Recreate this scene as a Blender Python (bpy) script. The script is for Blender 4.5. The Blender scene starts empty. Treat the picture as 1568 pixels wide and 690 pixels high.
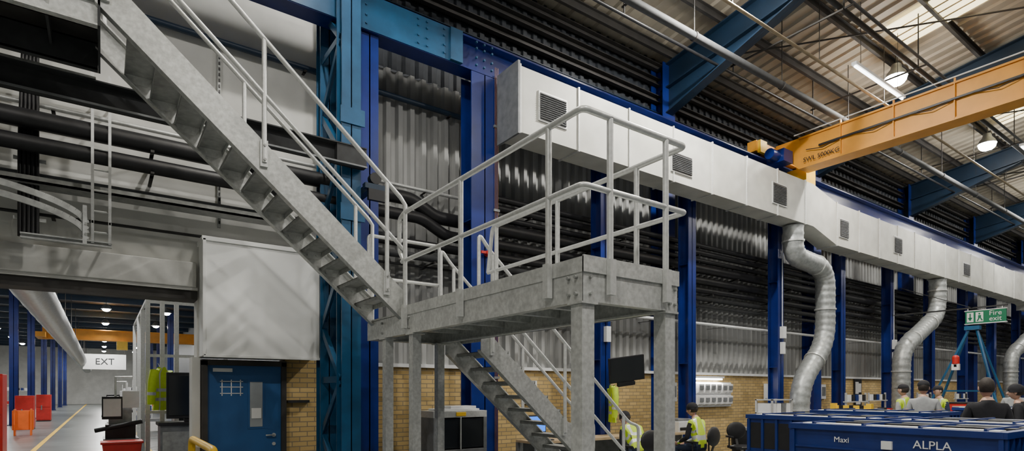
import bpy, math, random
from mathutils import Vector, Matrix, Euler
random.seed(4)
S=bpy.context.scene
# ------------------------------------------------------------ materials
def mk(name,col,rough=.6,metal=0,nscale=3.0,amt=.12,bump=0,stretch=(1,1,1),emit=None,estr=0,dirt=0,dirtcol=(.05,.045,.04)):
    m=bpy.data.materials.new(name); m.use_nodes=True
    nt=m.node_tree; b=nt.nodes['Principled BSDF']
    b.inputs['Roughness'].default_value=rough; b.inputs['Metallic'].default_value=metal
    g=nt.nodes.new('ShaderNodeNewGeometry'); mp=nt.nodes.new('ShaderNodeMapping')
    mp.inputs['Scale'].default_value=stretch
    nt.links.new(g.outputs['Position'],mp.inputs['Vector'])
    n=nt.nodes.new('ShaderNodeTexNoise'); n.inputs['Scale'].default_value=nscale; n.inputs['Detail'].default_value=5
    nt.links.new(mp.outputs[0],n.inputs['Vector'])
    r=nt.nodes.new('ShaderNodeValToRGB')
    r.color_ramp.elements[0].position=.3; r.color_ramp.elements[1].position=.7
    r.color_ramp.elements[0].color=[max(0,c*(1-amt)) for c in col]+[1]
    r.color_ramp.elements[1].color=[min(1,c*(1+amt)) for c in col]+[1]
    nt.links.new(n.outputs['Fac'],r.inputs['Fac'])
    out=r.outputs['Color']
    if dirt>0:
        n2=nt.nodes.new('ShaderNodeTexNoise'); n2.inputs['Scale'].default_value=nscale*.23; n2.inputs['Detail'].default_value=8
        nt.links.new(mp.outputs[0],n2.inputs['Vector'])
        r2=nt.nodes.new('ShaderNodeValToRGB'); r2.color_ramp.elements[0].position=.48; r2.color_ramp.elements[1].position=.75
        r2.color_ramp.elements[0].color=(0,0,0,1); r2.color_ramp.elements[1].color=(dirt,dirt,dirt,1)
        nt.links.new(n2.outputs['Fac'],r2.inputs['Fac'])
        mx=nt.nodes.new('ShaderNodeMixRGB'); mx.inputs['Color2'].default_value=(*dirtcol,1)
        nt.links.new(r2.outputs['Color'],mx.inputs['Fac']); nt.links.new(out,mx.inputs['Color1']); out=mx.outputs['Color']
    nt.links.new(out,b.inputs['Base Color'])
    if bump:
        bn=nt.nodes.new('ShaderNodeBump'); bn.inputs['Strength'].default_value=bump; bn.inputs['Distance'].default_value=.02
        nt.links.new(n.outputs['Fac'],bn.inputs['Height']); nt.links.new(bn.outputs[0],b.inputs['Normal'])
    if emit:
        b.inputs['Emission Color'].default_value=(*emit,1); b.inputs['Emission Strength'].default_value=estr
    return m
GALV=mk('galvanised_steel',(.56,.57,.555),.42,.35,26,.2,.04,dirt=.4,dirtcol=(.32,.33,.325))
GALVD=mk('galvanised_steel_dull',(.36,.37,.36),.5,.35,14,.2,dirt=.4,dirtcol=(.17,.17,.16))
GALVP=mk('galvanised_tube',(.64,.65,.64),.38,.4,30,.1)
ROYAL=mk('royal_blue_paint',(.007,.022,.17),.28,0,3,.2,dirt=.3,dirtcol=(.006,.01,.05))
TEAL=mk('teal_blue_paint',(.013,.085,.19),.35,0,3,.25,dirt=.4,dirtcol=(.006,.03,.065))
DKBLUE=mk('dark_blue_paint',(.007,.023,.05),.45,0,2,.2)
WHITEW=mk('white_painted_wall',(.70,.70,.67),.75,0,2.2,.08,.1,dirt=.4,dirtcol=(.46,.46,.44))
WHITEB=mk('white_cladding_panel',(.82,.83,.82),.55,0,1.5,.05,dirt=.25,dirtcol=(.6,.6,.59))
CONC=mk('concrete_lintel',(.55,.55,.53),.8,0,4,.15,.2)
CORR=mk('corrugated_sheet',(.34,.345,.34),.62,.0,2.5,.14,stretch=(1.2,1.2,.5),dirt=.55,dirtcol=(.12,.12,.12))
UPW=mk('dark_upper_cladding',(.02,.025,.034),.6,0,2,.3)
ROOFM=mk('roof_liner_sheet',(.40,.36,.29),.6,.1,1.2,.15,dirt=.5,dirtcol=(.15,.135,.105))
STEELD=mk('dark_purlin_steel',(.045,.042,.04),.65,.1,3,.3)
BLACK=mk('black_pipe',(.012,.012,.014),.45,0,8,.3)
BLACKP=mk('black_plastic',(.015,.015,.017),.5,0,8,.3)
GREYP=mk('grey_pipe',(.20,.21,.22),.45,.2,8,.2)
DGREY=mk('dark_grey_pipe',(.035,.037,.04),.75,.0,8,.2)
CREAM=mk('cream_pipe',(.24,.19,.12),.8,0,5,.2)
WHITEP=mk('white_plastic',(.75,.76,.77),.45,0,9,.05)
DUCT=mk('duct_sheet_metal',(.58,.58,.54),.55,.1,2.5,.12,dirt=.5,dirtcol=(.34,.34,.29))
SPIRAL=mk('spiral_duct_metal',(.42,.44,.44),.42,.45,14,.2)
ORANGE=mk('crane_orange_paint',(.70,.30,.025),.5,0,3,.1)
YELLOW=mk('safety_yellow',(.85,.52,.02),.45,0,5,.1)
FLOORM=mk('polished_concrete_floor',(.17,.185,.18),.28,0,1.2,.2,dirt=.3,dirtcol=(.1,.1,.1))
RED=mk('red_paint',(.50,.02,.015),.45,0,5,.15)
ORG2=mk('orange_plastic',(.85,.16,.02),.5)
GREEN=mk('exit_green',(.0,.13,.06),.4,0,5,.05,emit=(0,.3,.12),estr=.12)
BLUEC=mk('blue_crate_plastic',(.008,.028,.17),.42,0,5,.15)
BLUED=mk('blue_door_paint',(.022,.10,.28),.4,0,3,.12)
GLASS=mk('dark_glass',(.02,.023,.026),.18,0,2,.1)
WGLASS=mk('wired_glass',(.35,.38,.40),.15,0,2,.2)
PAPER=mk('paper_white',(.8,.8,.8),.8,0,5,.03)
COPPER=mk('copper_cable',(.20,.08,.045),.5)
SKIN=mk('skin',(.55,.33,.24),.55,0,20,.06)
HAIR=mk('dark_hair',(.03,.022,.018),.7,0,60,.3)
HIVIS=mk('hi_vis_yellow',(.52,.70,.03),.6,0,20,.08,emit=(.6,.8,.02),estr=.04)
REFL=mk('reflective_tape',(.7,.72,.74),.3,.3,20,.05)
TGREY=mk('grey_cotton',(.33,.34,.35),.9,0,15,.12)
TBLACK=mk('black_cotton',(.016,.016,.02),.9,0,15,.2)
TNAVY=mk('navy_workwear',(.02,.03,.06),.9,0,15,.2)
BOOT=mk('boot_leather',(.03,.022,.018),.5)
EYEW=mk('eye_white',(.8,.8,.8),.3); EYED=mk('eye_iris',(.03,.02,.015),.3); LIP=mk('lip',(.45,.17,.14),.5)
WOOD=mk('desk_laminate',(.48,.36,.22),.5,0,6,.12,stretch=(1,8,1))
LAMPE=mk('lamp_emitter',(1,1,1),.5,emit=(1,.98,.93),estr=120)
TUBEE=mk('tube_emitter',(1,1,1),.5,emit=(.95,.98,1),estr=9)
ROOFL=mk('rooflight_sheet',(.9,.85,.6),.5,emit=(1,.86,.50),estr=3.2)
SCREEN=mk('screen_blue',(.02,.1,.6),.3,emit=(.03,.22,1),estr=1.6)
def brick():
    m=bpy.data.materials.new('buff_brick'); m.use_nodes=True; nt=m.node_tree; b=nt.nodes['Principled BSDF']
    g=nt.nodes.new('ShaderNodeNewGeometry'); sp=nt.nodes.new('ShaderNodeSeparateXYZ'); cb=nt.nodes.new('ShaderNodeCombineXYZ')
    nt.links.new(g.outputs['Position'],sp.inputs[0]); nt.links.new(sp.outputs['X'],cb.inputs['X']); nt.links.new(sp.outputs['Z'],cb.inputs['Y'])
    t=nt.nodes.new('ShaderNodeTexBrick'); nt.links.new(cb.outputs[0],t.inputs['Vector'])
    t.inputs['Color1'].default_value=(.60,.42,.17,1); t.inputs['Color2'].default_value=(.42,.29,.11,1); t.inputs['Mortar'].default_value=(.22,.18,.12,1)
    t.inputs['Scale'].default_value=1; t.inputs['Brick Width'].default_value=.225; t.inputs['Row Height'].default_value=.075; t.inputs['Mortar Size'].default_value=.007
    nt.links.new(t.outputs['Color'],b.inputs['Base Color']); b.inputs['Roughness'].default_value=.85
    return m
BRICK=brick()
# ------------------------------------------------------------ mesh builder
class B:
    def __init__(s,n): s.n=n;s.v=[];s.f=[];s.m=[];s.sm=[];s.mats=[]
    def mi(s,mat):
        if mat not in s.mats: s.mats.append(mat)
        return s.mats.index(mat)
    def add(s,vs,fs,mat,smooth=False):
        o=len(s.v); i=s.mi(mat); s.v+= [tuple(v) for v in vs]
        for f in fs: s.f.append([o+k for k in f]); s.m.append(i); s.sm.append(smooth)
    def box(s,x0,x1,y0,y1,z0,z1,mat):
        if x0>x1:x0,x1=x1,x0
        if y0>y1:y0,y1=y1,y0
        if z0>z1:z0,z1=z1,z0
        s.add([(x0,y0,z0),(x1,y0,z0),(x1,y1,z0),(x0,y1,z0),(x0,y0,z1),(x1,y0,z1),(x1,y1,z1),(x0,y1,z1)],
          [(0,3,2,1),(4,5,6,7),(0,1,5,4),(1,2,6,5),(2,3,7,6),(3,0,4,7)],mat)
    def hexa(s,p,mat): s.add(p,[(0,3,2,1),(4,5,6,7),(0,1,5,4),(1,2,6,5),(2,3,7,6),(3,0,4,7)],mat)
    def beam(s,p0,p1,w,h,mat,up=(0,0,1),off=(0,0)):
        p0=Vector(p0);p1=Vector(p1);d=(p1-p0).normalized();u=Vector(up)
        if abs(d.dot(u))>.99:u=Vector((0,1,0))
        r=d.cross(u).normalized();u=r.cross(d).normalized()
        vs=[]
        for p in(p0,p1):
            q=p+r*off[0]+u*off[1]
            for a,b in((-1,-1),(1,-1),(1,1),(-1,1)): vs.append(q+r*(a*w/2)+u*(b*h/2))
        s.add(vs,[(0,1,2,3),(7,6,5,4),(0,4,5,1),(1,5,6,2),(2,6,7,3),(3,7,4,0)],mat)
    def ib(s,p0,p1,w,h,mat,up=(0,0,1),tf=.02,tw=.014):
        s.beam(p0,p1,w,tf,mat,up,(0,h/2-tf/2)); s.beam(p0,p1,w,tf,mat,up,(0,-h/2+tf/2)); s.beam(p0,p1,tw,h-2*tf,mat,up)
    def chan(s,p0,p1,w,h,mat,up=(0,0,1),side=1,t=.015):
        s.beam(p0,p1,t,h,mat,up,(-side*(w/2-t/2),0)); s.beam(p0,p1,w,t,mat,up,(0,h/2-t/2)); s.beam(p0,p1,w,t,mat,up,(0,-h/2+t/2))
    def tube(s,pts,r,mat,seg=12,smooth=True,cap=True):
        P=[Vector(p) for p in pts]; n=len(P); R=r if isinstance(r,(list,tuple)) else [r]*n
        T=[]
        for i in range(n):
            a=P[max(0,i-1)];b=P[min(n-1,i+1)];T.append((b-a).normalized())
        u=Vector((0,0,1)) if abs(T[0].z)<.9 else Vector((1,0,0))
        u=(u-T[0]*u.dot(T[0])).normalized(); vs=[]
        for i in range(n):
            u=(u-T[i]*u.dot(T[i])).normalized(); w=T[i].cross(u)
            for k in range(seg):
                a=2*math.pi*k/seg; vs.append(P[i]+(u*math.cos(a)+w*math.sin(a))*R[i])
        fs=[]
        for i in range(n-1):
            for k in range(seg):
                k2=(k+1)%seg; fs.append((i*seg+k,i*seg+k2,(i+1)*seg+k2,(i+1)*seg+k))
        s.add(vs,fs,mat,smooth)
        if cap: s.add(vs[:seg],[tuple(range(seg))[::-1]],mat); s.add(vs[-seg:],[tuple(range(seg))],mat)
    def extr(s,poly,axis,a,b,mat):
        def mkp(p,t): return {'y':(p[0],t,p[1]),'x':(t,p[0],p[1]),'z':(p[0],p[1],t)}[axis]
        n=len(poly); vs=[mkp(p,a) for p in poly]+[mkp(p,b) for p in poly]
        fs=[tuple(range(n)),tuple(range(n,2*n))[::-1]]+[(i,n+i,n+(i+1)%n,(i+1)%n) for i in range(n)]
        s.add(vs,fs,mat)
    def sph(s,c,r,mat,seg=16,rings=10,rot=None,fn=None):
        vs=[];fs=[];c=Vector(c)
        for i in range(rings+1):
            t=math.pi*i/rings
            for k in range(seg):
                a=2*math.pi*k/seg; v=Vector((math.sin(t)*math.cos(a),math.sin(t)*math.sin(a),math.cos(t)))
                v=Vector((v.x*r[0],v.y*r[1],v.z*r[2]))
                if fn: v=fn(v)
                if rot: v=rot@v
                vs.append(c+v)
        for i in range(rings):
            for k in range(seg):
                k2=(k+1)%seg; fs.append((i*seg+k,(i+1)*seg+k,(i+1)*seg+k2,i*seg+k2))
        s.add(vs,fs,mat,True)
    def obj(s,bevel=0,M=None):
        xs=[v[0] for v in s.v];ys=[v[1] for v in s.v];zs=[v[2] for v in s.v]
        o=Vector(((min(xs)+max(xs))/2,(min(ys)+max(ys))/2,min(zs))) if M is None else Vector((0,0,0))
        me=bpy.data.meshes.new(s.n); me.from_pydata([tuple(Vector(v)-o) for v in s.v],[],s.f)
        for m in s.mats: me.materials.append(m)
        me.polygons.foreach_set('material_index',s.m); me.polygons.foreach_set('use_smooth',s.sm); me.update()
        import bmesh
        bm=bmesh.new(); bm.from_mesh(me); bmesh.ops.recalc_face_normals(bm,faces=bm.faces); bm.to_mesh(me); bm.free()
        ob=bpy.data.objects.new(s.n,me); S.collection.objects.link(ob)
        ob.location=o
        if M is not None: ob.matrix_world=M
        if bevel:
            b=ob.modifiers.new('bev','BEVEL'); b.width=bevel; b.segments=2; b.limit_method='ANGLE'
        return ob
def text(parent,name,body,loc,rot,size,mat,align='CENTER'):
    c=bpy.data.curves.new(name,'FONT'); c.body=body; c.size=size; c.extrude=.002; c.align_x=align; c.align_y='CENTER'; c.materials.append(mat)
    o=bpy.data.objects.new(name,c); S.collection.objects.link(o)
    o.parent=parent; o.matrix_parent_inverse=Matrix.Translation(-Vector(parent.location)); o.location=loc; o.rotation_euler=rot
    return o
def fillet(pts,rad,n=6):
    P=[Vector(p) for p in pts]; out=[P[0]]
    for i in range(1,len(P)-1):
        a,b,c=P[i-1],P[i],P[i+1]; d0=(a-b);d1=(c-b); r=min(rad,d0.length*.49,d1.length*.49)
        s0=b+d0.normalized()*r; s1=b+d1.normalized()*r
        for k in range(n+1):
            t=k/n; out.append(s0*(1-t)**2+b*2*t*(1-t)+s1*t*t)
    out.append(P[-1]); return out
def resample(P,step):
    out=[P[0]]; 
    for i in range(len(P)-1):
        d=(P[i+1]-P[i]).length; n=max(1,int(round(d/step)))
        for k in range(1,n+1): out.append(P[i].lerp(P[i+1],k/n))
    return out
WY=9.1
def zr(y): return 9.35+(9.1-y)*.14
# ------------------------------------------------------------ room shell
b=B('floor'); b.box(-12,62,-12,90,-.2,0,FLOORM); b.obj()
b=B('wall_back_left')
b.box(-12,-5,WY,WY+.3,0,9.4,WHITEW); b.box(-5,1.08,WY,WY+.3,2.95,9.4,WHITEW); b.box(1.08,3.1,WY,WY+.3,2.07,9.4,WHITEW)
b.box(2.25,3.1,WY,WY+.3,0,2.07,BRICK); b.box(1.02,1.12,WY-.02,WY+.3,0,2.07,WHITEW)
b.obj()
b=B('trim_1'); b.box(-5,1.08,WY-.06,WY+.32,2.86,2.98,STEELD); b.box(-5,1.08,WY-.1,WY-.0,2.98,3.02,CONC); b.obj()
b=B('concrete_band_beam'); b.box(-8,1.06,WY-.12,WY-.003,3.02,3.36,CONC); b.obj(.01)
b=B('wall_back_brick'); b.box(3.1,62,WY-.05,WY+.3,0,2.0,BRICK); b.box(3.1,62,WY-.1,WY+.3,2.0,2.06,WHITEP); b.obj()
def corr(name,x0,x1,y,z0,z1,pitch,dep,mat):
    b=B(name); vs=[];x=x0;i=0
    pr=[(0,0),(.35,0),(.5,-dep),(.85,-dep)]
    pts=[]
    while x<x1:
        for a,d in pr: pts.append((x+a*pitch,y+d))
        x+=pitch
    n=len(pts); vs=[(p[0],p[1],z0) for p in pts]+[(p[0],p[1],z1) for p in pts]
    fs=[(i,i+1,n+i+1,n+i) for i in range(n-1)]
    b.add(vs,fs,mat); return b
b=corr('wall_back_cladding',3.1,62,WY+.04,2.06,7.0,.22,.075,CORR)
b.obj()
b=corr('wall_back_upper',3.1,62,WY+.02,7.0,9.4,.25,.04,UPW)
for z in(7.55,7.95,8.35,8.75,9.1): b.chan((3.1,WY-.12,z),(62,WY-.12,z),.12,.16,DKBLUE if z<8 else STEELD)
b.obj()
b=B('wall_right'); b.box(60,60.3,-12,9.1,0,12,GREYP); b.obj()
b=B('wall_left'); b.box(-12.3,-12,-12,9.4,0,12,WHITEW); b.obj()
b=B('ceiling'); pts=[];x=-12
while x<61:
    for a,d in((0,0),(.22,0),(.26,-.05),(.31,-.05)): pts.append((x+a,d))
    x+=.35
n=len(pts)
vs=[(p[0],9.4,zr(9.4)+p[1]) for p in pts]+[(p[0],-12,zr(-12)+p[1]) for p in pts]
b.add(vs,[(i,i+1,n+i+1,n+i) for i in range(n-1)],ROOFM)
b.obj()
b=B('roof_purlins')
y=8.6
while y>-12:
    b.chan((-12,y,zr(y)-.17),(60,y,zr(y)-.17),.07,.2,STEELD); y-=1.25
b.obj()
for (xa,xb,ya,yb) in ((14.3,15.4,5.7,1.5),(21.3,22.4,5.7,1.5),(28.1,29.2,5.7,1.5),(7.5,8.6,5.7,1.5),(.7,1.8,5.7,1.5)):
    b=B('rooflight_panel'); e=.09
    b.hexa([(xa,ya,zr(ya)-e-.03),(xb,ya,zr(ya)-e-.03),(xb,yb,zr(yb)-e-.03),(xa,yb,zr(yb)-e-.03),(xa,ya,zr(ya)-e),(xb,ya,zr(ya)-e),(xb,yb,zr(yb)-e),(xa,yb,zr(yb)-e)],ROOFL); 
    for k in range(1,4):
        xx=xa+(xb-xa)*k/4; b.beam((xx,ya,zr(ya)-e-.035),(xx,yb,zr(yb)-e-.035),.03,.02,CREAM)
    b.obj()
for X in(-3.9,2.75,10.6,17.3,24,30.7,37.4,44.1,50.8):
    b=B('portal_frame_rafter')
    b.ib((X,8.9,zr(8.9)-.62),(X,-12,zr(-12)-.62),.24,.55,DKBLUE,tf=.025)
    b.extr([(8.95,zr(9)-1.5),(8.95,zr(9)-.8),(5.6,zr(5.6)-.8),(5.6,zr(5.6)-.95)],'x',X-.01,X+.01,DKBLUE)
    b.beam((X,8.95,zr(9)-1.5),(X,5.6,zr(5.6)-.93),.24,.025,DKBLUE)
    if X!=2.75: b.ib((X,8.88,0 if X>0 else 3.4),(X,8.88,zr(8.9)-.3),.42 if X>0 else .2,.36,ROYAL if X>5 else DKBLUE,up=(0,1,0))
    b.obj()
# ------------------------------------------------------------ crane runway & columns
b=B('crane_runway_beam')
b.ib((-12,8.2,7.1),(60,8.2,7.1),.3,.54,ROYAL,tf=.03,tw=.02)
b.box(-12,60,8.16,8.24,7.37,7.42,DKBLUE)
b.box(-12,4.7,8.04,8.06,6.84,7.36,TEAL)
for xx in(3.0,3.12,3.95,4.1,4.4,4.55,5.0,5.15,5.3):
    for z in(6.93,7.05,7.2,7.3): b.tube([(xx,8.06,z),(xx,8.02,z)],.018,TEAL,6)
b.box(4.5,4.72,8.0,8.05,6.85,7.36,TEAL)
b.obj()
def column(X,Y,w,d,z1,mat,name='steel_column',extra=None,t=.02):
    b=B(name)
    b.box(X-w/2,X+w/2,Y-d/2,Y-d/2+t,0,z1,mat); b.box(X-w/2,X+w/2,Y+d/2-t,Y+d/2,0,z1,mat); b.box(X-.01,X+.01,Y-d/2,Y+d/2,0,z1,mat)
    b.box(X-w/2-.06,X+w/2+.06,Y-d/2-.06,Y+d/2+.06,0,.03,mat)
    for z in(2.2,4.4): b.box(X-w/2+.01,X+w/2-.01,Y-d/2+t,Y+d/2-t,z,z+.015,mat)
    for sx in(-1,1):
        for sy in(-1,1): b.tube([(X+sx*(w/2+.03),Y+sy*(d/2+.03),.03),(X+sx*(w/2+.03),Y+sy*(d/2+.03),.06)],.015,GREYP,6)
    if extra: extra(b)
    return b.obj()
column(3.2,8.25,.27,.3,6.82,ROYAL)
def ex1(b):
    for i in range(3): b.tube([(5.36+.028*i,8.03,.5),(5.36+.028*i,8.03,7.0)],.006,COPPER,6)
    for z in(1.8,3.2,4.6,6.0): b.box(5.34,5.45,8.02,8.05,z,z+.04,GREYP)
    b.tube([(5.2,8.05,3.87),(5.2,7.95,3.87)],.05,RED,10); b.box(5.05,5.35,7.96,8.0,3.85,3.89,RED)
column(5.17,8.22,.52,.34,6.82,ROYAL,extra=ex1)
def exb(X):
    def f(b):
        b.box(X-.07,X+.07,8.0,8.1,2.95,3.25,WHITEP); b.box(X-.06,X+.06,8.02,8.1,2.55,2.85,WHITEP)
        b.tube([(X,8.07,3.25),(X,8.07,5.6)],.012,WHITEP,6)
    return f
for X in(8.0,10.66,14.26,17.6,20.9,24.3,27.6,31,34.4,38,42,46):
    column(X,8.25,.26,.28,6.82,ROYAL,extra=exb(X) if X in(14.26,20.9,8.0) else None)
b=B('lattice_crane_column')
XA,XB,YA,YB=2.62,2.885,7.62,8.75
b.box(XA,XB,YA,YA+.025,0,8.8,TEAL); b.box(XA,XB,YA+.2,YA+.225,0,8.8,TEAL); b.box(2.745,2.76,YA,YA+.22,0,8.8,TEAL)
b.box(XA,XB,YB-.2,YB-.175,0,8.8,TEAL); b.box(XA,XB,YB-.02,YB,0,8.8,TEAL); b.box(2.745,2.76,YB-.2,YB,0,8.8,TEAL)
z=.2;k=0
while z<8.0:
    for X in(XA+.03,XB-.03):
        a,c=(YA+.18,YB-.16) if k%2==0 else (YB-.16,YA+.18)
        b.beam((X,a,z),(X,c,z+.75),.014,.09,TEAL,up=(0,0,1)); b.beam((X+.03,a,z+.045),(X+.03,c,z+.795),.06,.012,TEAL)
        if k%2==0: b.beam((X,YA+.2,z),(X,YB-.18,z),.014,.09,TEAL)
    z+=.78;k+=1
for z in(3.9,5.2): b.box(XA-.02,XB+.05,YA-.02,YA-.001,z,z+.22,TEAL)
b.box(XA-.1,XB+.1,YA-.1,YB+.1,0,.04,TEAL)
b.obj()
# ------------------------------------------------------------ duct
b=B('ventilation_duct')
def sec(x0,x1,za0,zb0,za1,zb1,ya0=7.45,ya1=7.45,yb=7.95):
    b.hexa([(x0,ya0,za0),(x1,ya1,za1),(x1,yb,za1),(x0,yb,za0),(x0,ya0,zb0),(x1,ya1,zb1),(x1,yb,zb1),(x0,yb,zb0)],DUCT)
def flg(x,za,zb,ya=7.45,yb=7.95,e=.022,w=.03):
    b.box(x-w/2,x+w/2,ya-e,yb+e,za-e,zb+e,GALVP)
sec(5.43,14.6,5.74,6.8,5.74,6.8); sec(14.6,15.8,5.74,6.8,5.44,6.55); sec(15.8,33,5.44,6.55,5.44,6.55); sec(33,34,5.44,6.55,5.2,6.3); sec(34,59,5.2,6.3,5.2,6.3)
x=5.45
while x<14.6: flg(x,5.74,6.8); x+=1.25
x=15.8
while x<33: flg(x,5.44,6.55); x+=1.25
while x<59: flg(x,5.2,6.3); x+=1.5
def grille(x0,x1,z0,z1):
    b.box(x0-.03,x1+.03,7.43,7.449,z0-.03,z1+.03,GALVP); b.box(x0,x1,7.42,7.432,z0,z1,BLACK)
    n=int((z1-z0)/.035)
    for i in range(n): b.beam((x0,7.415,z0+.035*(i+.5)),(x1,7.415,z0+.035*(i+.5)),.02,.006,GREYP,up=(0,.5,1))
grille(5.85,6.4,6.05,6.48); grille(9.15,9.75,5.95,6.3); grille(12.75,13.3,6.0,6.45); grille(15.95,16.4,5.7,6.15); grille(19.3,19.8,5.75,6.2); grille(25,25.6,5.75,6.15)
b.box(5.38,5.42,7.4,8.0,5.69,6.85,GREYP)
for i in range(4):
    zz=6.82+.015*i; b.tube([(5.9,7.5+.06*i,zz),(14.5,7.5+.06*i,zz)],.01,GREYP,6)
x=6.2
while x<58: b.box(x,x+.03,7.951,7.975,6.2,6.83,GALVP); x+=2.5
b.obj()
def spiral(path,r):
    b=B('spiral_duct_pipe'); P=resample([Vector(p) for p in resample(fillet(path,.55,7),.045)],.045); R=[r*(1.05 if i%4==0 else 1) for i in range(len(P))]
    b.tube(P,R,SPIRAL,20,smooth=True)
    for q in range(8,len(P)-4,32):
        d=(P[q+1]-P[q-1]).normalized(); b.tube([P[q]-d*.02,P[q]+d*.02],r*1.11,GALVP,20)
    e=P[-1]; b.tube([e,e+Vector((0,0,-.08))],r*1.15,SPIRAL,20)
    b.obj()
spiral([(14.1,7.7,5.7),(14.1,7.7,4.98),(15.75,7.72,4.86),(15.75,7.72,2.9),(14.5,7.75,1.75),(14.5,7.75,.09)],.24)
spiral([(23.4,7.7,5.4),(23.4,7.7,4.2),(20.55,7.72,2.9),(20.55,7.75,.09)],.25)
spiral([(34.5,7.7,5.2),(34.5,7.7,4.2),(31.5,7.72,3.1),(31.5,7.75,.09)],.25)
# ------------------------------------------------------------ wall pipes
def runp(name,y,z,r,mat,x0=-10,x1=58,br=2.5,jog=None):
    b=B(name)
    if jog: b.tube(fillet([(x0,y,z),(jog,y,z),(jog+.45,y,z-.22),(x1,y,z-.22)],.12),r,mat,12)
    else: b.tube([(x0,y,z),(x1,y,z)],r,mat,12)
    x=math.ceil(x0)+.5
    while x<min(x1,58):
        zz=z-(.22 if jog and x>jog else 0); b.box(x,x+.04,y-r*1.05,y+r*1.05,zz-r*1.2,zz-r*.95,STEELD); b.box(x,x+.04,y,WY,zz-r*1.2,zz-r*1.0,STEELD); x+=br
    b.obj()
runp('black_wall_pipe',8.62,4.72,.11,BLACK,jog=4.1); runp('black_wall_pipe',8.62,4.44,.095,BLACK,jog=4.3); runp('black_wall_pipe',8.62,4.0,.075,BLACK,3.5)
runp('black_wall_pipe',8.62,3.8,.06,DGREY,3.5); runp('black_wall_pipe',8.62,4.88,.07,BLACK,5.6); runp('black_wall_pipe',8.62,5.05,.06,BLACK,5.6); runp('black_wall_pipe',8.62,4.7,.055,BLACK,5.6); runp('black_wall_pipe',8.62,3.62,.04,DGREY,5.6)
runp('black_cable',8.95,3.72,.02,BLACK,-6,10.2)
runp('galvanised_conduit',8.95,5.03,.03,GALVP,-6,5.2); runp('galvanised_conduit',8.6,3.2,.035,WHITEP,6.5,58); runp('galvanised_conduit',8.95,5.45,.025,GALVP,-6,2.6)
runp('blue_cladding_rail',8.98,6.5,.045,DKBLUE,-3.6,9); runp('wall_conduit',8.98,4.19,.03,GREYP,-3.6,3)
b=B('wall_cable_tray'); 
for z in(5.16,5.24): b.box(-1,.05,8.85,8.87,z,z+.015,GALVP)
b.box(-6,.1,8.75,8.77,5.2,5.26,GALVD)
for i in range(20): b.box(-1+.05*i,-1+.05*i+.02,8.85,8.87,5.16,5.25,GALVP)
b.box(-3,2.6,8.7,8.98,4.02,4.05,GALVD); b.box(-3,2.6,8.7,8.71,4.02,4.1,GALVD)
b.obj()
b=B('slotted_strut'); b.box(1.33,1.37,9.02,9.06,3.9,6.4,GALVD)
for i in range(31): b.box(1.34,1.36,9.01,9.02,3.95+.08*i,3.99+.08*i,BLACK)
b.obj()
b=B('wall_access_ladder')
for X in(-.09,.08): b.box(X-.015,X+.015,8.5,8.56,3.36,5.4,GALVP)
for i in range(8): b.tube([(-.09,8.53,3.5+.25*i),(.08,8.53,3.5+.25*i)],.012,GALVP,8)
b.chan((-.75,8.53,3.36),(.1,8.53,3.36),.08,.06,GALVP)
for z in(3.6,5.2):
    for X in(-.09,.08): b.box(X-.01,X+.01,8.5,WY,z,z+.03,GALVP)
b.obj()
b=B('curved_cage_hoop')
for dz in(0,.12):
    P=[]
    for i in range(17):
        a=math.pi*(.05+.5*i/16); P.append((-1.3+1.15*math.sin(a),8.0+.35*math.sin(a),3.72-.3*(1-math.cos(a))+dz))
    for i in range(16): b.beam(P[i],P[i+1],.02,.07,GALVD)
b.beam((-1.1,8.2,3.4),(-1.1,8.2,3.85),.04,.04,GALVP); b.beam((-.16,8.34,3.3),(-.16,8.34,3.75),.04,.04,GALVP)
b.beam((-1.1,8.2,3.66),(-1.1,9.1,3.66),.04,.04,GALVP);b.beam((-.16,8.34,3.6),(-.16,9.1,3.6),.04,.04,GALVP)
b.obj()
b=B('vertical_cable_bundle')
for i in range(5): b.tube([(-.78+.04*i,8.8,3.4),(-.78+.04*i,8.8,4.5),(-.74+.03*i,8.8,5.9),(-.74+.03*i,8.8,7.5)],.02,BLACK,8)
for z in(3.6,4.3,5.6,6.2): b.box(-.84,-.54,8.82,8.84,z,z+.04,GALVP); b.box(-.7,-.68,8.84,WY,z,z+.03,GALVP)
b.obj()
b=B('wall_shutter_housing'); b.box(1.1,2.63,8.62,WY-.005,2.07,3.63,WHITEB); b.box(1.08,2.65,8.6,WY-.005,3.6,3.66,WHITEB); b.box(1.09,1.13,8.6,8.615,2.07,3.63,WHITEB)
b.box(1.1,2.63,8.6,8.615,2.05,2.09,WHITEB); b.obj(.005)
b=B('door_1'); b.box(1.13,1.2,8.98,WY+.1,0,2.02,STEELD); b.box(2.18,2.25,8.98,WY+.1,0,2.02,STEELD); b.box(1.13,2.25,8.98,WY+.1,1.96,2.04,STEELD)
b.box(1.2,2.18,9.03,9.08,.01,1.96,BLUED)
b.box(1.72,1.95,9.02,9.029,1.05,1.76,BLUED); b.box(1.75,1.92,9.012,9.022,1.08,1.73,WGLASS); b.box(1.77,1.9,9.0,9.012,1.2,1.35,PAPER)
b.box(1.27,1.52,9.02,9.029,1.87,1.92,PAPER)
for xx in(1.38,1.5,1.62): b.box(xx,xx+.012,9.022,9.029,1.53,1.76,PAPER)
for zz in(1.56,1.65,1.73): b.box(1.36,1.66,9.022,9.029,zz,zz+.01,PAPER)
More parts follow.
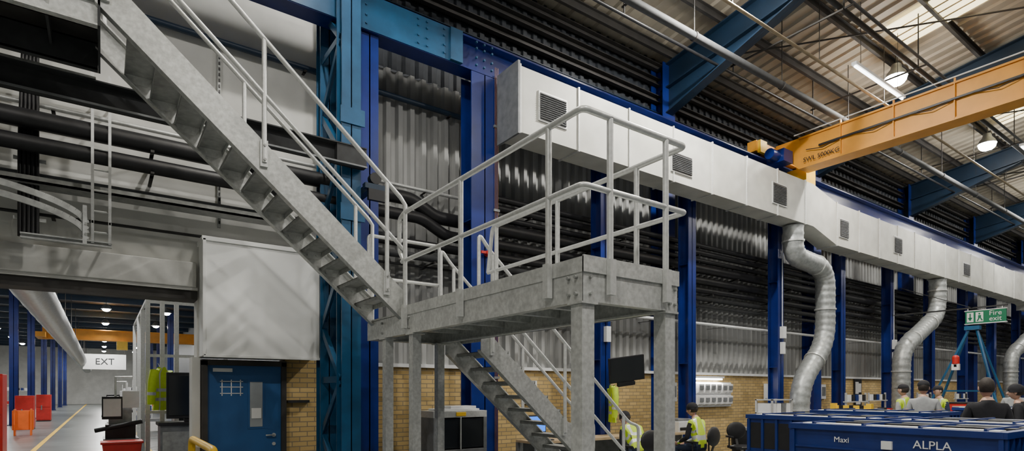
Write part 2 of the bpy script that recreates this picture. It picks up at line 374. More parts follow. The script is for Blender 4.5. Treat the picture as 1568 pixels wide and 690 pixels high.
b.tube([(2.08,9.03,.95),(2.08,8.98,.95),(1.96,8.98,.95)],.011,GALVP,8); b.tube([(2.08,9.03,.95),(2.08,9.015,.95)],.028,GALVP,12); b.tube([(2.08,9.03,.82),(2.08,9.015,.82)],.025,GALVP,12)
b.obj()
b=B('yellow_guard_rail'); b.tube(fillet([(1.0,8.95,.0),(1.0,8.95,.95),(1.0,7.0,.95),(1.0,7.0,0)],.15),.045,YELLOW,14); b.tube([(1.0,8.95,.5),(1.0,7.0,.5)],.035,YELLOW,12)
for y in(8.95,7.0): b.box(.9,1.1,y-.1,y+.1,0,.015,YELLOW)
b.obj()
b=B('wall_conduit_box'); b.box(2.28,2.6,9.02,9.1,1.42,1.46,BLACKP); b.obj()
# ------------------------------------------------------------ staircase & platform
PX0,PX1,PY0,PY1,PZ=2.8,3.82,3.065,7.15,2.5
b=B('steel_access_staircase')
b.chan((PX0+.04,PY0+.02,PZ-.14),(PX0+.04,PY1,PZ-.14),.08,.23,GALV,side=1); b.chan((PX1-.04,PY0+.02,PZ-.14),(PX1-.04,PY1,PZ-.14),.08,.23,GALV,side=-1)
b.chan((PX0+.02,PY0+.04,PZ-.142),(PX1-.02,PY0+.04,PZ-.142),.08,.225,GALV,side=-1); b.chan((PX0+.02,PY1-.04,PZ-.142),(PX1-.02,PY1-.04,PZ-.142),.08,.225,GALV,side=1)
# mitred outer fascia plates
b.box(PX0-.006,PX0-.0005,PY0-.006,PY1,PZ-.258,PZ-.03,GALV); b.box(PX1+.0005,PX1+.006,PY0-.006,PY1,PZ-.258,PZ-.03,GALV); b.box(PX0-.006,PX1+.006,PY0-.007,PY0-.0005,PZ-.258,PZ-.03,GALV)
b.box(PX0+.001,PX1-.001,PY0+.001,PY1,PZ-.022,PZ,GALV)
y=PY0+.45
while y<PY1-.2:
    b.beam((PX0+.02,y,PZ-.09),(PX1-.02,y,PZ-.09),.012,.12,GALV); b.beam((PX0+.02,y+.03,PZ-.15),(PX1-.02,y+.03,PZ-.15),.07,.012,GALV); y+=.5
b.box(PX0-.014,PX0-.007,PY0-.02,6.1,PZ-.05,PZ+.06,GALV); b.box(PX0-.014,PX1+.014,PY0-.022,PY0-.008,PZ-.05,PZ+.07,GALV); b.box(PX1+.007,PX1+.014,PY0-.005,6.1,PZ-.05,PZ+.07,GALV)
for(x,y) in((PX0+.06,PY0+.07),(PX1-.06,PY0+.07),(PX0+.06,6.65),(PX0+.06,5.9),(PX1-.06,7.0)):
    w=.12 if y<4 else .1
    b.box(x-w/2,x+w/2,y-w/2,y+w/2,.015,PZ-.274,GALV); b.box(x-.12,x+.12,y-.12,y+.12,0,.014,GALV)
    b.box(x-.08,x+.08,y-.08,y+.08,PZ-.273,PZ-.259,GALV)
for dz in(-.08,-.2):
    for x in(PX1-.1,PX1-.03,PX0+.06): b.tube([(x,PY0,PZ+dz),(x,PY0-.03,PZ+dz)],.014,GALVD,6)
    for y in(PY0+.06,PY0+.14,5.9,6.65): b.tube([(PX0,y,PZ+dz),(PX0-.03,y,PZ+dz)],.014,GALVD,6)
r=.0245; H=1.1
xl,yn,xr=PX0-.03,PY0-.03,PX1+.08
b.tube(fillet([(xl,6.0,PZ+.56),(xl,6.12,PZ+.7),(xl,6.12,PZ+H-.05),(xl,6.0,PZ+H),(xl,yn,PZ+H),(xr,yn,PZ+H),(xr,5.9,PZ+H),(xr,6.0,PZ+.56)],.06,5),r,GALVP,10)
b.tube(fillet([(xl,6.05,PZ+.56),(xl,yn,PZ+.56),(xr,yn,PZ+.56),(xr,6.0,PZ+.56)],.04,4),r*.92,GALVP,10)
for y in(PY0+.353,PY0+1.67,PY0+2.9):
    b.box(xl-.035,xl+.013,y-.03,y+.03,PZ-.2,PZ+.06,GALVP); b.tube([(xl,y,PZ-.15),(xl,y,PZ+H)],r,GALVP,10)
for x in(PX0+.239,PX0+.856):
    b.box(x-.03,x+.03,yn-.035,yn+.006,PZ-.2,PZ+.06,GALVP); b.tube([(x,yn,PZ-.15),(x,yn,PZ+H)],r,GALVP,10)
for y in(PY0+.5,PY0+1.6,PY0+2.75):
    b.box(xr-.06,xr+.02,y-.03,y+.03,PZ-.2,PZ+.06,GALVP); b.tube([(xr,y,PZ-.15),(xr,y,PZ+H)],r,GALVP,10)
b.tube(fillet([(PX0,PY1-.03,PZ),(PX0,PY1-.03,PZ+H),(PX1,PY1-.03,PZ+H),(PX1,PY1-.03,PZ)],.05),r,GALVP,10); b.tube([(PX0,PY1-.03,PZ+.56),(PX1,PY1-.03,PZ+.56)],r,GALVP,10)
b.tube([((PX0+PX1)/2,PY1-.03,PZ),((PX0+PX1)/2,PY1-.03,PZ+H)],r,GALVP,10)
SN,SF=6.1,7.02; TAN=.885
def flight(xa,za,xb,n,rail_far=True,ext=True):
    def zt(x): return za+TAN*(xa-x)
    for Y,sg in((SN,1),(SF,-1)):
        t=.012; x0,x1=xb,xa
        q=lambda o0,o1:[(x0,zt(x0)+o0),(x1,zt(x1)+o0),(x1,zt(x1)+o1),(x0,zt(x0)+o1)]
        b.extr(q(-.34,0),'y',Y,Y+sg*t,GALV); b.extr(q(-.018,0.001),'y',Y+sg*.001,Y+sg*.085,GALV); b.extr(q(-.341,-.322),'y',Y+sg*.001,Y+sg*.085,GALV)
    return zt
def treads(xs,zs,n,rise,going,stop):
    for i in range(n):
        z=zs+rise*i; x=xs-going*i
        b.box(x-.25,x,SN+.012,SF-.012,z-.006,z,GALVD); b.box(x-.006,x,SN+.012,SF-.012,z-.06,z,GALV); b.box(x-.25,x-.244,SN+.012,SF-.012,z-.045,z,GALVD)
        for Y,s in((SN+.012,1),(SF-.012,-1)): b.extr([(x-.24,z-.006),(x-.01,z-.006),(x-.05,z-.09),(x-.2,z-.09)],'y',Y,Y+s*.008,GALVP); b.tube([(x-.07,Y,z-.05),(x-.07,Y+s*.025,z-.05)],.012,GALVP,6); b.tube([(x-.17,Y,z-.05),(x-.17,Y+s*.025,z-.05)],.012,GALVP,6)
rise=.192; going=rise/TAN
zt=flight(PX0+.02,2.74,-.05,13)
treads(PX0+.02,PZ+rise,12,rise,going,0)
for Y in(SN-.03,SF+.03):
    for x in(.02,1.31,2.6):
        b.tube([(x,Y,zt(x)-.22),(x,Y,zt(x)+1.0)],.024,GALVP,10); b.box(x-.035,x+.035,min(Y,Y+.03),max(Y,Y+.03),zt(x)-.26,zt(x)+.0,GALVP)
        for dz in(-.06,-.2): b.tube([(x,Y-.02,zt(x)+dz),(x,Y-.04,zt(x)+dz)],.013,GALVD,6)
    b.tube([(-2.5,Y,zt(-.05)+1.0),(-.05,Y,zt(-.05)+1.0),(2.76,Y,zt(2.76)+1.0),(2.82,Y,zt(2.8)+.96),(2.82,Y,PZ-.1)],.024,GALVP,10)
    b.tube([(-2.5,Y,zt(-.05)+.45),(-.05,Y,zt(-.05)+.45),(2.8,Y,zt(2.8)+.45)],.022,GALVP,10)
XL=PX1+.04
za=2.44-TAN*2.62
zt2=flight(XL+2.62,za,XL,12)
for i in range(12):
    z=PZ-rise*(i+1); x=XL+going*(i+1)
    treads(x,z,1,0,0,0)
for Y in(SN-.03,SF+.03):
    for x in(XL+.15,XL+1.35,XL+2.5):
        b.tube([(x,Y,zt2(x)-.22),(x,Y,zt2(x)+1.0)],.024,GALVP,10); b.box(x-.03,x+.03,Y-.01,Y+.03,zt2(x)-.26,zt2(x)-.02,GALVP)
    xe=XL+2.62
    b.tube(fillet([(XL-.05,Y,PZ-.1),(XL-.05,Y,PZ+H-.05),(XL+.1,Y,zt2(XL+.1)+1.02),(xe,Y,zt2(xe)+1.0),(xe+.2,Y,zt2(xe)+.95),(xe+.2,Y,zt2(xe)+.45),(xe,Y,zt2(xe)+.48),(XL,Y,zt2(XL)+.48)],.08,4),.023,GALVP,10)
    b.box(xe-.3,xe+.02,Y-.02,Y+.06,0,.12,GALV)
LZ=PZ+rise*13+.0
b.chan((-6,SN+.04,LZ-.13),(-.03,SN+.04,LZ-.13),.08,.26,GALV,side=1); b.chan((-6,SF-.04,LZ-.13),(-.03,SF-.04,LZ-.13),.08,.26,DGREY,side=-1)  # far landing channel in dark grey: its shade is put into the colour
b.box(-6,-.03,SN,SF+.4,LZ+.001,LZ+.02,STEELD); b.box(-.029,-.01,SN,SF,LZ-.26,LZ,DGREY)
x=-5.8
while x<-.2: b.box(x,x+.02,SN+.02,SF-.02,LZ-.14,LZ-.02,DGREY); x+=.6
for x in(-5.8,-3.0): b.box(x-.06,x+.06,SN,SN+.12,.0,LZ-.26,GALV); b.box(x-.06,x+.06,SF-.12,SF,.0,LZ-.26,GALV)
b.obj()
b=B('walkway_edge_beam'); b.chan((-7,7.5,4.72),(2.9,7.5,4.72),.12,.26,DGREY,side=1); b.box(-7,-.05,7.42,7.56,4.851,4.87,GALVD); b.box(-7,2.9,7.425,7.439,4.58,4.6,GREYP); b.box(2.5,2.9,7.45,7.61,4.605,4.845,DGREY); b.obj()
b=B('column_bracket'); b.box(2.9,3.25,7.5,7.6,4.35,4.42,DKBLUE); b.box(3.0,3.1,7.55,8.1,4.38,4.48,DKBLUE); b.tube([(3.05,7.5,4.5),(3.05,7.6,4.5)],.08,BLACK,14); b.box(2.95,3.2,7.5,7.56,4.2,4.35,BLACK); b.obj()
# ------------------------------------------------------------ crane
b=B('overhead_crane')
CX=14.2
b.box(CX-.22,CX+.22,-11,7.5,7.05,7.1,ORANGE); b.box(CX-.22,CX+.22,-11,7.5,7.78,7.82,ORANGE)
b.box(CX-.18,CX-.165,-11,7.5,7.1,7.78,ORANGE); b.box(CX+.165,CX+.18,-11,7.5,7.1,7.78,ORANGE)
b.extr([(7.5,7.05),(7.5,7.82),(8.1,7.82),(8.1,7.5),(7.9,7.5)],'x',CX-.19,CX+.19,ORANGE)
b.box(CX-.03,CX+.03,-11,7.8,7.82,7.88,WHITEP)
b.tube([(CX-.24,-11,7.9),(CX-.24,7.6,7.9)],.015,WHITEP,8); b.box(CX-.25,CX-.22,-11,7.0,7.45,7.49,BLACK)
y=-10
while y<7.0: b.box(CX-.23,CX-.17,y,y+.02,7.08,7.9,ORANGE); b.tube([(CX-.24,y,7.46),(CX-.26,y+.4,7.38),(CX-.24,y+.8,7.46)],.01,BLACK,6); y+=1.1
b.box(CX-1.1,CX+1.1,8.08,8.32,7.5,7.76,ORANGE)
for x in(CX-.9,CX+.9): b.tube([(x,8.14,7.53),(x,8.26,7.53)],.1,BLACK,16); b.box(x-.14,x+.14,8.0,8.08,7.46,7.76,YELLOW)
b.box(CX-.7,CX-.3,7.6,8.05,7.2,7.5,ROYAL); b.tube([(CX-1.0,7.8,7.35),(CX-.7,7.8,7.35)],.13,ROYAL,14); b.box(CX+.25,CX+.7,7.55,8.05,6.85,7.25,YELLOW)
cr=b.obj()
text(cr,'load_plate_text','SWL 5000KG',(CX-.235,6.95,7.22),(math.pi/2,0,-math.pi/2),.15,BLACK)
# ------------------------------------------------------------ ceiling services
b=B('roof_service_pipe'); b.tube([(-10,6.8,8.2),(58,6.8,8.2)],.075,DGREY,14)
x=-9
while x<58: b.tube([(x,6.8,8.2),(x,6.8,zr(6.8)-.05)],.01,STEELD,6); b.tube([(x-.02,6.8,8.2),(x+.02,6.8,8.2)],.09,STEELD,12); x+=3
b.obj()
b=B('roof_service_pipe'); b.tube([(-10,6.0,8.35),(58,6.0,8.35)],.03,CREAM,10)
x=-9
while x<58: b.tube([(x,6.0,8.35),(x,6.0,zr(6.0)-.05)],.008,STEELD,6); x+=3
b.obj()
b=B('roof_service_pipe'); b.tube([(-10,5.2,8.7),(58,5.2,8.7)],.05,DGREY,10); b.tube([(-10,5.0,8.7),(58,5.0,8.7)],.03,DGREY,10); b.tube([(-10,7.4,8.45),(58,7.4,8.45)],.03,BLACK,8)
x=-9
while x<58: b.box(x,x+.03,4.95,7.45,8.6,8.63,STEELD) ; b.box(x,x+.02,5.1,5.12,8.6,zr(5.1)-.05,STEELD); b.box(x,x+.02,7.38,7.4,8.45,zr(7.4)-.05,STEELD); x+=3.35
b.obj()
b=B('roof_bracing_rods')
for X in(2.75,10.6,17.3,24,30.7,37.4):
    b.tube([(X,6.6,zr(6.6)-.9),(X+1.1,6.6,zr(6.6)-.2)],.03,BLACK,8); b.tube([(X,4.1,zr(4.1)-.9),(X+1.1,4.1,zr(4.1)-.2)],.03,BLACK,8)
    b.tube([(X,7.9,zr(7.9)-1.1),(X+1.3,7.9,zr(7.9)-.25)],.03,BLACK,8); b.tube([(X,1.6,zr(1.6)-.9),(X+1.1,1.6,zr(1.6)-.2)],.03,BLACK,8)
    b.tube([(X,8.6,zr(8.6)-.4),(X+6.7,2.4,zr(2.4)-.4)],.02,STEELD,8)
b.obj()
for(x,y) in((12.6,5.6),(20.5,4.8),(27,4.8)):
    b=B('fluorescent_batten'); z=8.3; b.box(x,x+2.4,y-.05,y+.05,z,z+.06,WHITEP); b.tube([(x+.05,y,z-.02),(x+2.35,y,z-.02)],.025,TUBEE,8)
    for q in(.3,2.1): b.tube([(x+q,y,z+.06),(x+q,y,zr(y)-.14)],.006,STEELD,6)
    b.obj()
def lamp(x,y,e=260,soft=.3):
    z=zr(y)-.75; b=B('high_bay_lamp')
    b.tube([(x,y,z),(x,y,z+.1),(x,y,z+.2),(x,y,z+.3)],[.24,.2,.12,.1],GREYP,20); b.sph((x,y,z-.03),(.22,.22,.17),LAMPE,18,10); b.tube([(x,y,z+.3),(x,y,zr(y)-.06)],.012,STEELD,6)
    o=b.obj()
    L=bpy.data.lights.new('lamp_light','AREA'); L.shape='DISK'; L.size=soft; L.energy=e*.8; L.color=(1,.96,.88)
    lo=bpy.data.objects.new('lamp_light',L); S.collection.objects.link(lo); lo.parent=o; lo.location=(0,0,-.06)
    L=bpy.data.lights.new('lamp_glow','POINT'); L.shadow_soft_size=.15; L.energy=min(e,300)*.2; L.color=(1,.94,.82)
    lo=bpy.data.objects.new('lamp_glow',L); S.collection.objects.link(lo); lo.parent=o; lo.location=(0,0,-.25)
for x,e in((2.2,150),(9,800),(15.4,330),(21.8,280),(29,280),(37,260),(46,260)): lamp(x,5.9,e,.2)
for x,e in((-4,520),(3,300),(9,200),(15.4,170),(21.8,170),(29,190),(40,220)): lamp(x,-1.0,e)
for x in(-4,4,12,21): lamp(x,-8,170)
# ------------------------------------------------------------ second hall beyond opening
b=B('wall_far_hall'); b.box(-12,8,88,88.3,0,7,WHITEW); b.box(-12.3,-12,9.4,88,0,7,WHITEW); b.box(6,6.3,9.4,88,0,7,GREYP); b.obj()
b=B('ceiling_far_hall'); b.box(-12,6,9.4,88,6.9,7.1,UPW)
for y in range(12,88,4): b.box(-12,6,y,y+.15,6.6,6.9,DKBLUE)
b.obj()
for i,y in enumerate((35,43,52,61,71,80)):
    column(-3.3,y,.32,.3,6.6,ROYAL)
    if i>0: column(3.6,y,.32,.3,6.6,ROYAL)
b=B('floor_line_marking'); b.box(-1.55,-1.43,9.6,86,.001,.006,YELLOW); b.box(1.0,1.1,16,86,.001,.006,YELLOW); b.obj()
b=B('round_ceiling_duct'); P=resample([Vector((-1.3,12,3.95)),Vector((-1.3,80,3.95))],1.0); b.tube(P,[.36*(1.04 if i%2 else 1) for i in range(len(P))],SPIRAL,18)
for y in range(14,80,6): b.tube([(-1.3,y,4.3),(-1.3,y,6.6)],.015,STEELD,6)
b.obj()
b=B('overhead_crane'); b.box(-3,5.5,46,46.4,4.9,5.5,ORANGE); b.box(-3,5.5,45.9,46.5,4.85,4.9,ORANGE); b.box(-3,5.5,45.9,46.5,5.5,5.55,ORANGE); b.box(-3.3,-2.8,45,47.5,4.9,5.2,ORANGE); b.box(5.3,5.95,45,47.5,4.9,5.2,ORANGE)
b.box(.8,1.4,45.8,46.6,4.3,4.85,YELLOW); b.obj()
for y in(14,22,30,38,46,54,62,70,78):
    for x in(-6,0.2,3):
        if y==14 and x!=.2: continue
        b=B('high_bay_lamp'); b.tube([(x,y,6.0),(x,y,6.15),(x,y,6.25)],[.25,.18,.1],GREYP,14); b.sph((x,y,5.99),(.18,.18,.12),LAMPE,10,6); b.tube([(x,y,6.25),(x,y,6.6)],.012,STEELD,6); o=b.obj()
        if x!=3 :
            L=bpy.data.lights.new('lamp_light','AREA'); L.shape='DISK'; L.size=.4; L.energy=260; L.color=(1,.98,.94)
            lo=bpy.data.objects.new('lamp_light',L); S.collection.objects.link(lo); lo.parent=o; lo.location=(0,0,-.12)
b=B('hanging_sign'); b.box(-1.2,1.6,56,56.05,3.3,4.5,PAPER); b.tube([(-1.1,56,4.5),(-1.1,56,6.6)],.02,STEELD,6); b.tube([(1.5,56,4.5),(1.5,56,6.6)],.02,STEELD,6); o=b.obj(); text(o,'sign_text','EXT',(.2,55.97,3.9),(math.pi/2,0,0),.7,DGREY)
b=B('glazed_partition')
for(x,y) in((.66,12),(.88,12),(1.1,12),(1.9,12)): b.box(x-.035,x+.035,y-.035,y+.035,0,3.2,GALVP)
for z in(.05,1.2,2.2,3.15): b.box(.66,1.9,11.98,12.02,z,z+.05,GALVP)
b.box(1.1,1.88,11.995,12.005,.1,1.25,GLASS)
for(x,y) in((.66,13.5),(.66,15),(.66,17)): b.box(x-.035,x+.035,y-.035,y+.035,0,3.2,GALVP)
b.box(.64,.68,12,17,3.2,3.25,GALVP)
b.obj()
b=B('control_cabinet'); b.box(.75,1.45,10.6,11.1,0,1.05,GREYP); b.box(.78,1.42,10.58,10.6,.1,.95,GALVD); b.box(.72,1.5,10.55,11.1,1.05,1.1,BLACKP); b.box(.85,1.5,10.8,10.86,1.15,1.9,BLACKP); b.box(.88,1.47,10.79,10.8,1.2,1.85,GLASS); b.box(1.1,1.2,10.82,10.88,1.1,1.2,BLACKP); b.obj(.006)
def machine(mx,my):
    b=B('packing_machine')
    b.box(mx+.02,mx+.55,my+.0,my+.8,.12,.75,GREYP); b.box(mx+.05,mx+.5,my+.05,my+.7,.75,1.0,BLACKP); b.box(mx+.1,mx+.45,my+.2,my+.6,1.0,1.35,GALVD); b.box(mx,mx+.3,my-.05,my+.02,1.1,1.5,BLACKP); b.box(mx+.02,mx+.28,my-.06,my-.05,1.15,1.46,WHITEP)
    b.tube([(mx+.2,my+.1,1.35),(mx+.2,my+.1,1.85),(mx+.45,my+.1,1.85)],.02,GALVP,8); b.tube([(mx-.1,my+.1,.9),(mx+.6,my,1.05)],.04,BLACKP,10); b.box(mx+.3,mx+.55,my-.05,my+.1,1.3,1.6,WHITEP)
    for x in(.08,.5):
        for y in(.05,.7): b.tube([(mx+x,my+y,0),(mx+x,my+y,.12)],.03,BLACK,8)
    b.obj(.005)
machine(0,12.4); machine(.1,19); machine(1.7,18.4); machine(-4.6,27)
b=B('red_storage_bin'); b.extr([(.05,.3),(.5,.3),(.55,.75),(.0,.75)],'y',11.4,11.8,RED); b.box(-.02,.57,11.38,11.82,.73,.77,RED)
for x in(.06,.45):
    for y in(11.42,11.74): b.box(x,x+.04,y,y+.04,0,.32,GREYP)
b.obj(.01)
b=B('orange_barrier'); 
for y in(24,25.3): b.box(-2.9,-2.8,y,y+1.2,.35,.85,ORG2); b.box(-2.95,-2.75,y+.05,y+.15,0,.9,ORG2); b.box(-2.95,-2.75,y+1.05,y+1.15,0,.9,ORG2)
b.box(-2.6,-2.0,27,27.1,.2,.9,ORG2); b.box(-2.55,-2.5,26.9,27.2,0,.95,ORG2); b.box(-2.1,-2.05,26.9,27.2,0,.95,ORG2); b.obj(.01)
for(cx,cy) in((-2.5,18),(-2.9,31),(-2.8,39),(2.3,21)):
    b=B('red_storage_cabinet'); t_=2.0 if cy<20 else 1.4; b.box(cx,cx+.6,cy,cy+.8,.05,t_,RED)
    b.box(cx+.02,cx+.58,cy-.02,cy,.1,t_/2,RED); b.box(cx+.02,cx+.58,cy-.02,cy,t_/2+.05,t_-.05,RED); b.box(cx+.2,cx+.25,cy-.05,cy-.02,t_/2-.1,t_/2+.15,GREYP); b.box(cx,cx+.6,cy,cy+.8,0,.05,BLACK); b.obj(.01)
def bench(x,y,i,rot=False):
    b=B('assembly_workbench'); b.box(x-.6,x+.6,y-.4,y+.4,.85,.9,WOOD)
    for sx in(-.55,.55):
        for sy in(-.35,.35): b.box(x+sx-.025,x+sx+.025,y+sy-.025,y+sy+.025,0,.85,GALVP)
        b.box(x+sx-.02,x+sx+.02,y+.33,y+.37,.9,2.1 if y>9 else 1.55,GALVP)
    zt_=1.6 if y>9 else 1.3
    b.box(x-.6,x+.6,y+.3,y+.4,zt_,zt_+.03,GALVP)
    for q in range(5): b.box(x-.5+.2*q,x-.36+.2*q,y+.1,y+.3,.9,1.05+.03*(q%3),[RED,BLUEC,WHITEP,BLACKP,WHITEP][(q+i)%5]); b.box(x-.5+.2*q,x-.36+.2*q,y+.3,y+.4,zt_+.03,zt_+.2,[WHITEP,BLACKP,BLUEC][q%3])
    b.box(x-.5,x+.1,y-.3,y+.3,.2,.5,[WHITEP,GREYP,BLUEC][i%3])
    b.obj()
for i,(x,y) in enumerate(((1.6,24),(1.8,27),(1.7,31),(1.6,36),(-4.5,33),(1.8,41),(1.9,47),(-4.3,41),(-4.3,50),(1.9,55))): bench(x,y,i)
for i,x in enumerate((16.2,18.9,22.4,25.8,29)): bench(x,7.4 if x!=16.2 else 6.8,i)
# ------------------------------------------------------------ wall-side furniture
def legs(b,x0,x1,y0,y1,z,m=GALVP,w=.04):
    for x in(x0,x1-w):
        for y in(y0,y1-w): b.box(x,x+w,y,y+w,0,z,m)
b=B('glass_front_cabinet'); x0,x1,y0,y1=3.95,4.88,7.5,8.0
legs(b,x0,x1,y0,y1,.66); b.box(x0,x1,y0,y1,.62,.66,GALVP); b.box(x0,x1,y0+.04,y1,.66,.72,GREYP); b.box(x0,x1,y0+.04,y1,1.2,1.3,GALVP); b.box(x0,x0+.06,y0+.04,y1,.72,1.2,GREYP); b.box(x1-.06,x1,y0+.04,y1,.72,1.2,GREYP); b.box(x0,x1,y1-.03,y1,.66,1.3,GREYP)
b.box(x0+.06,x1-.06,y0+.05,y0+.06,.74,1.18,GLASS); b.box(x0+.45,x0+.47,y0+.03,y0+.05,.72,1.2,GALVP); b.box(x0+.1,x1-.1,y0+.1,y1-.1,1.3,1.33,WHITEP)
b.box(x0+.35,x0+.8,y0+.15,y0+.4,1.33,1.37,WHITEP); b.box(x0+.38,x0+.55,y0+.139,y0+.15,1.23,1.29,YELLOW); b.box(x0+.38,x0+.55,y0+.03,y0+.04,1.22,1.28,YELLOW)
b.obj(.004)
b=B('office_desk'); b.box(5.8,10.2,7.5,8.05,.72,.76,WOOD) ; legs(b,5.85,10.15,7.55,8.0,.72); b.box(5.8,10.2,8.0,8.05,.4,.72,GREYP); b.box(6.6,7.0,7.55,7.95,.1,.7,GREYP)
for i in range(3): b.box(6.62,6.98,7.53,7.55,.12+.19*i,.29+.19*i,WHITEP)
b.obj()
b=B('computer_monitor'); b.box(5.85,6.31,7.85,7.88,.88,1.18,BLACKP); b.box(5.87,6.29,7.845,7.85,.9,1.16,SCREEN); b.box(6.05,6.11,7.87,7.9,.77,.95,BLACKP); b.box(5.97,6.19,7.8,7.95,.76,.775,BLACKP); b.obj(.003)
b=B('keyboard'); b.box(5.87,6.27,7.58,7.72,.76,.778,BLACKP)
for i in range(12):
    for j in range(4): b.box(5.88+.032*i,5.905+.032*i,7.59+.03*j,7.613+.03*j,.778,.785,GREYP)
b.obj()
b=B('wall_mounted_screen')
M=Matrix.Translation((8.2,7.75,2.02))@Euler((math.radians(12),math.radians(-8),math.radians(-22))).to_matrix().to_4x4()
b.box(-.36,.36,-.03,.03,-.24,.24,BLACKP); b.box(-.34,.34,-.034,-.0305,-.22,.22,GLASS); b.box(-.12,.12,.03,.1,-.1,.1,BLACKP); b.tube([(0,.1,0),(-.05,.25,0),(-.1,.33,-.02)],.03,BLACKP,10); b.box(-.2,.15,-.05,.03,-.32,-.25,BLACKP)
b.obj(M=M)
b=B('document_rack'); 
b.box(11.9,13.4,8.98,9.03,1.2,1.82,WHITEP)
for r_ in range(2):
    for i in range(6): x=11.95+.24*i; z=1.23+.3*r_; b.extr([(8.979,z),(8.9,z+.04),(8.88,z+.24),(8.979,z+.26)],'x',x,x+.2,PAPER); b.box(x+.03,x+.17,8.87,8.885,z+.1,z+.2,GREYP)
b.obj()
b=B('fluorescent_batten'); b.box(11.8,13.0,8.9,9.03,1.92,1.97,WHITEP); b.tube([(11.85,8.94,1.895),(12.95,8.94,1.895)],.022,TUBEE,8); bo=b.obj()
L=bpy.data.lights.new('batten_light','AREA'); L.shape='RECTANGLE'; L.size=1.1; L.size_y=.05; L.energy=14
lo=bpy.data.objects.new('batten_light',L); S.collection.objects.link(lo); lo.parent=bo; lo.location=(0,-.05,-.02)
b=B('storage_shelf'); legs(b,13.0,13.9,7.6,8.05,1.4)
for z in(.3,.75,1.05,1.37): b.box(13.0,13.9,7.6,8.05,z,z+.025,GALVP)
for i in range(4): b.box(13.03+.21*i,13.2+.21*i,7.62,8.0,1.075,1.3,[WHITEP,PAPER,GREYP,WHITEP][i]); b.box(13.03+.21*i,13.2+.21*i,7.62,8.0,.775,.98,[GREYP,WHITEP,BLACKP,PAPER][i])
b.obj()
b=B('notice_board'); b.box(20.3,20.8,9.0,9.03,1.1,2.0,BLACKP); b.box(20.36,20.56,8.99,9.0,1.5,1.9,PAPER); b.box(20.58,20.75,8.99,9.0,1.55,1.85,PAPER); b.box(20.4,20.7,8.99,9.0,1.15,1.4,PAPER); b.obj()
for nx,nw in((10.95,.3),(15.0,.35),(17.9,.5),(6.7,.3)):
    b=B('notice_board'); b.box(nx,nx+nw,9.0,9.03,1.35,1.8,WHITEP); b.box(nx+.03,nx+nw/2-.01,8.99,9.0,1.4,1.75,PAPER); b.box(nx+nw/2+.01,nx+nw-.03,8.99,9.0,1.45,1.72,GREYP); b.obj()
b=B('office_printer'); b.box(9.5,10.0,7.55,7.95,.76,.98,WHITEP); b.box(9.53,9.97,7.53,7.55,.8,.86,BLACKP); b.box(9.55,9.95,7.6,7.9,.98,1.03,GREYP); b.extr([(7.53,.92),(7.59,.98),(7.59,.92)],'x',9.8,9.98,BLACKP); b.obj(.01)
b=B('waste_bin'); b.tube([(11.5,7.4,0),(11.5,7.4,.02),(11.5,7.4,.75)],[.2,.22,.27],BLACKP,18); b.tube([(11.5,7.4,.75),(11.5,7.4,.8)],.29,GREYP,18); b.obj()
def chair(x,y,rot,mat=BLACKP):
    b=B('office_chair')
    for i in range(5):
        a=i*2*math.pi/5; c,s=math.cos(a),math.sin(a); b.beam((0,0,.1),(c*.3,s*.3,.07),.05,.03,BLACKP); b.tube([(c*.3-s*.02,s*.3+c*.02,.03),(c*.3+s*.02,s*.3-c*.02,.03)],.03,BLACKP,12)
    b.tube([(0,0,.09),(0,0,.42)],.025,GALVP,12); b.sph((0,0,.46),(.24,.24,.05),mat,20,8); b.box(-.22,.22,-.2,.2,.43,.48,mat)
    b.beam((0,-.2,.45),(0,-.27,.65),.05,.02,BLACKP)
    b.sph((0,-.26,.78),(.21,.04,.18),mat,20,10)
    for sx in(-.27,.27): b.tube(fillet([(sx*.7,0,.43),(sx,0,.45),(sx,0,.66),(sx,.1,.67)],.04),.015,BLACKP,8); b.box(sx-.03,sx+.03,-.1,.15,.66,.69,BLACKP)
    return b.obj(M=Matrix.Translation((x,y,0))@Matrix.Rotation(rot,4,'Z'))
chair(10.6,6.85,2.6)
def jacket(x,y,z,rot,w=.5,h=.7):
    b=B('hi_vis_jacket')
    for side in(-1,1):
        vs=[];cols=15;rows=14
        for j in range(rows+1):
            t=j/rows; zz=-t*.72; hw=.09+.15*min(1,t/.12) if t<.12 else .24+.02*math.sin(t*6)
            for i in range(cols+1):
                u=-1+2*i/cols; vs.append((u*hw,side*(.05*(1-u*u)**.5+.012*math.sin(u*9+t*3)*t),zz-.03*(u*u)*(t<.12)))
        fsn=[];fsr=[]
        for j in range(rows):
            for i in range(cols):
                f=(j*(cols+1)+i,j*(cols+1)+i+1,(j+1)*(cols+1)+i+1,(j+1)*(cols+1)+i); (fsr if j in(7,10) or i in(3,11) else fsn).append(f)
        b.add(vs,fsn,HIVIS,True); b.add(vs,fsr,REFL,True)
    for sx in(-1,1): b.tube([(sx*.2,0,-.07),(sx*.27,0,-.25),(sx*.28,.01,-.45),(sx*.27,.02,-.62)],[.07,.065,.06,.055],HIVIS,12); b.tube([(sx*.28,.008,-.42),(sx*.28,.01,-.47)],.064,REFL,12)
    b.tube([(0,.03,.0),(0,.06,.06)],.008,GALVP,8)
    return b.obj(M=Matrix.Translation((x,y,z))@Matrix.Rotation(rot,4,'Z'))
jacket(8.0,7.93,1.72,1.0); jacket(.82,11.3,2.0,1.0)
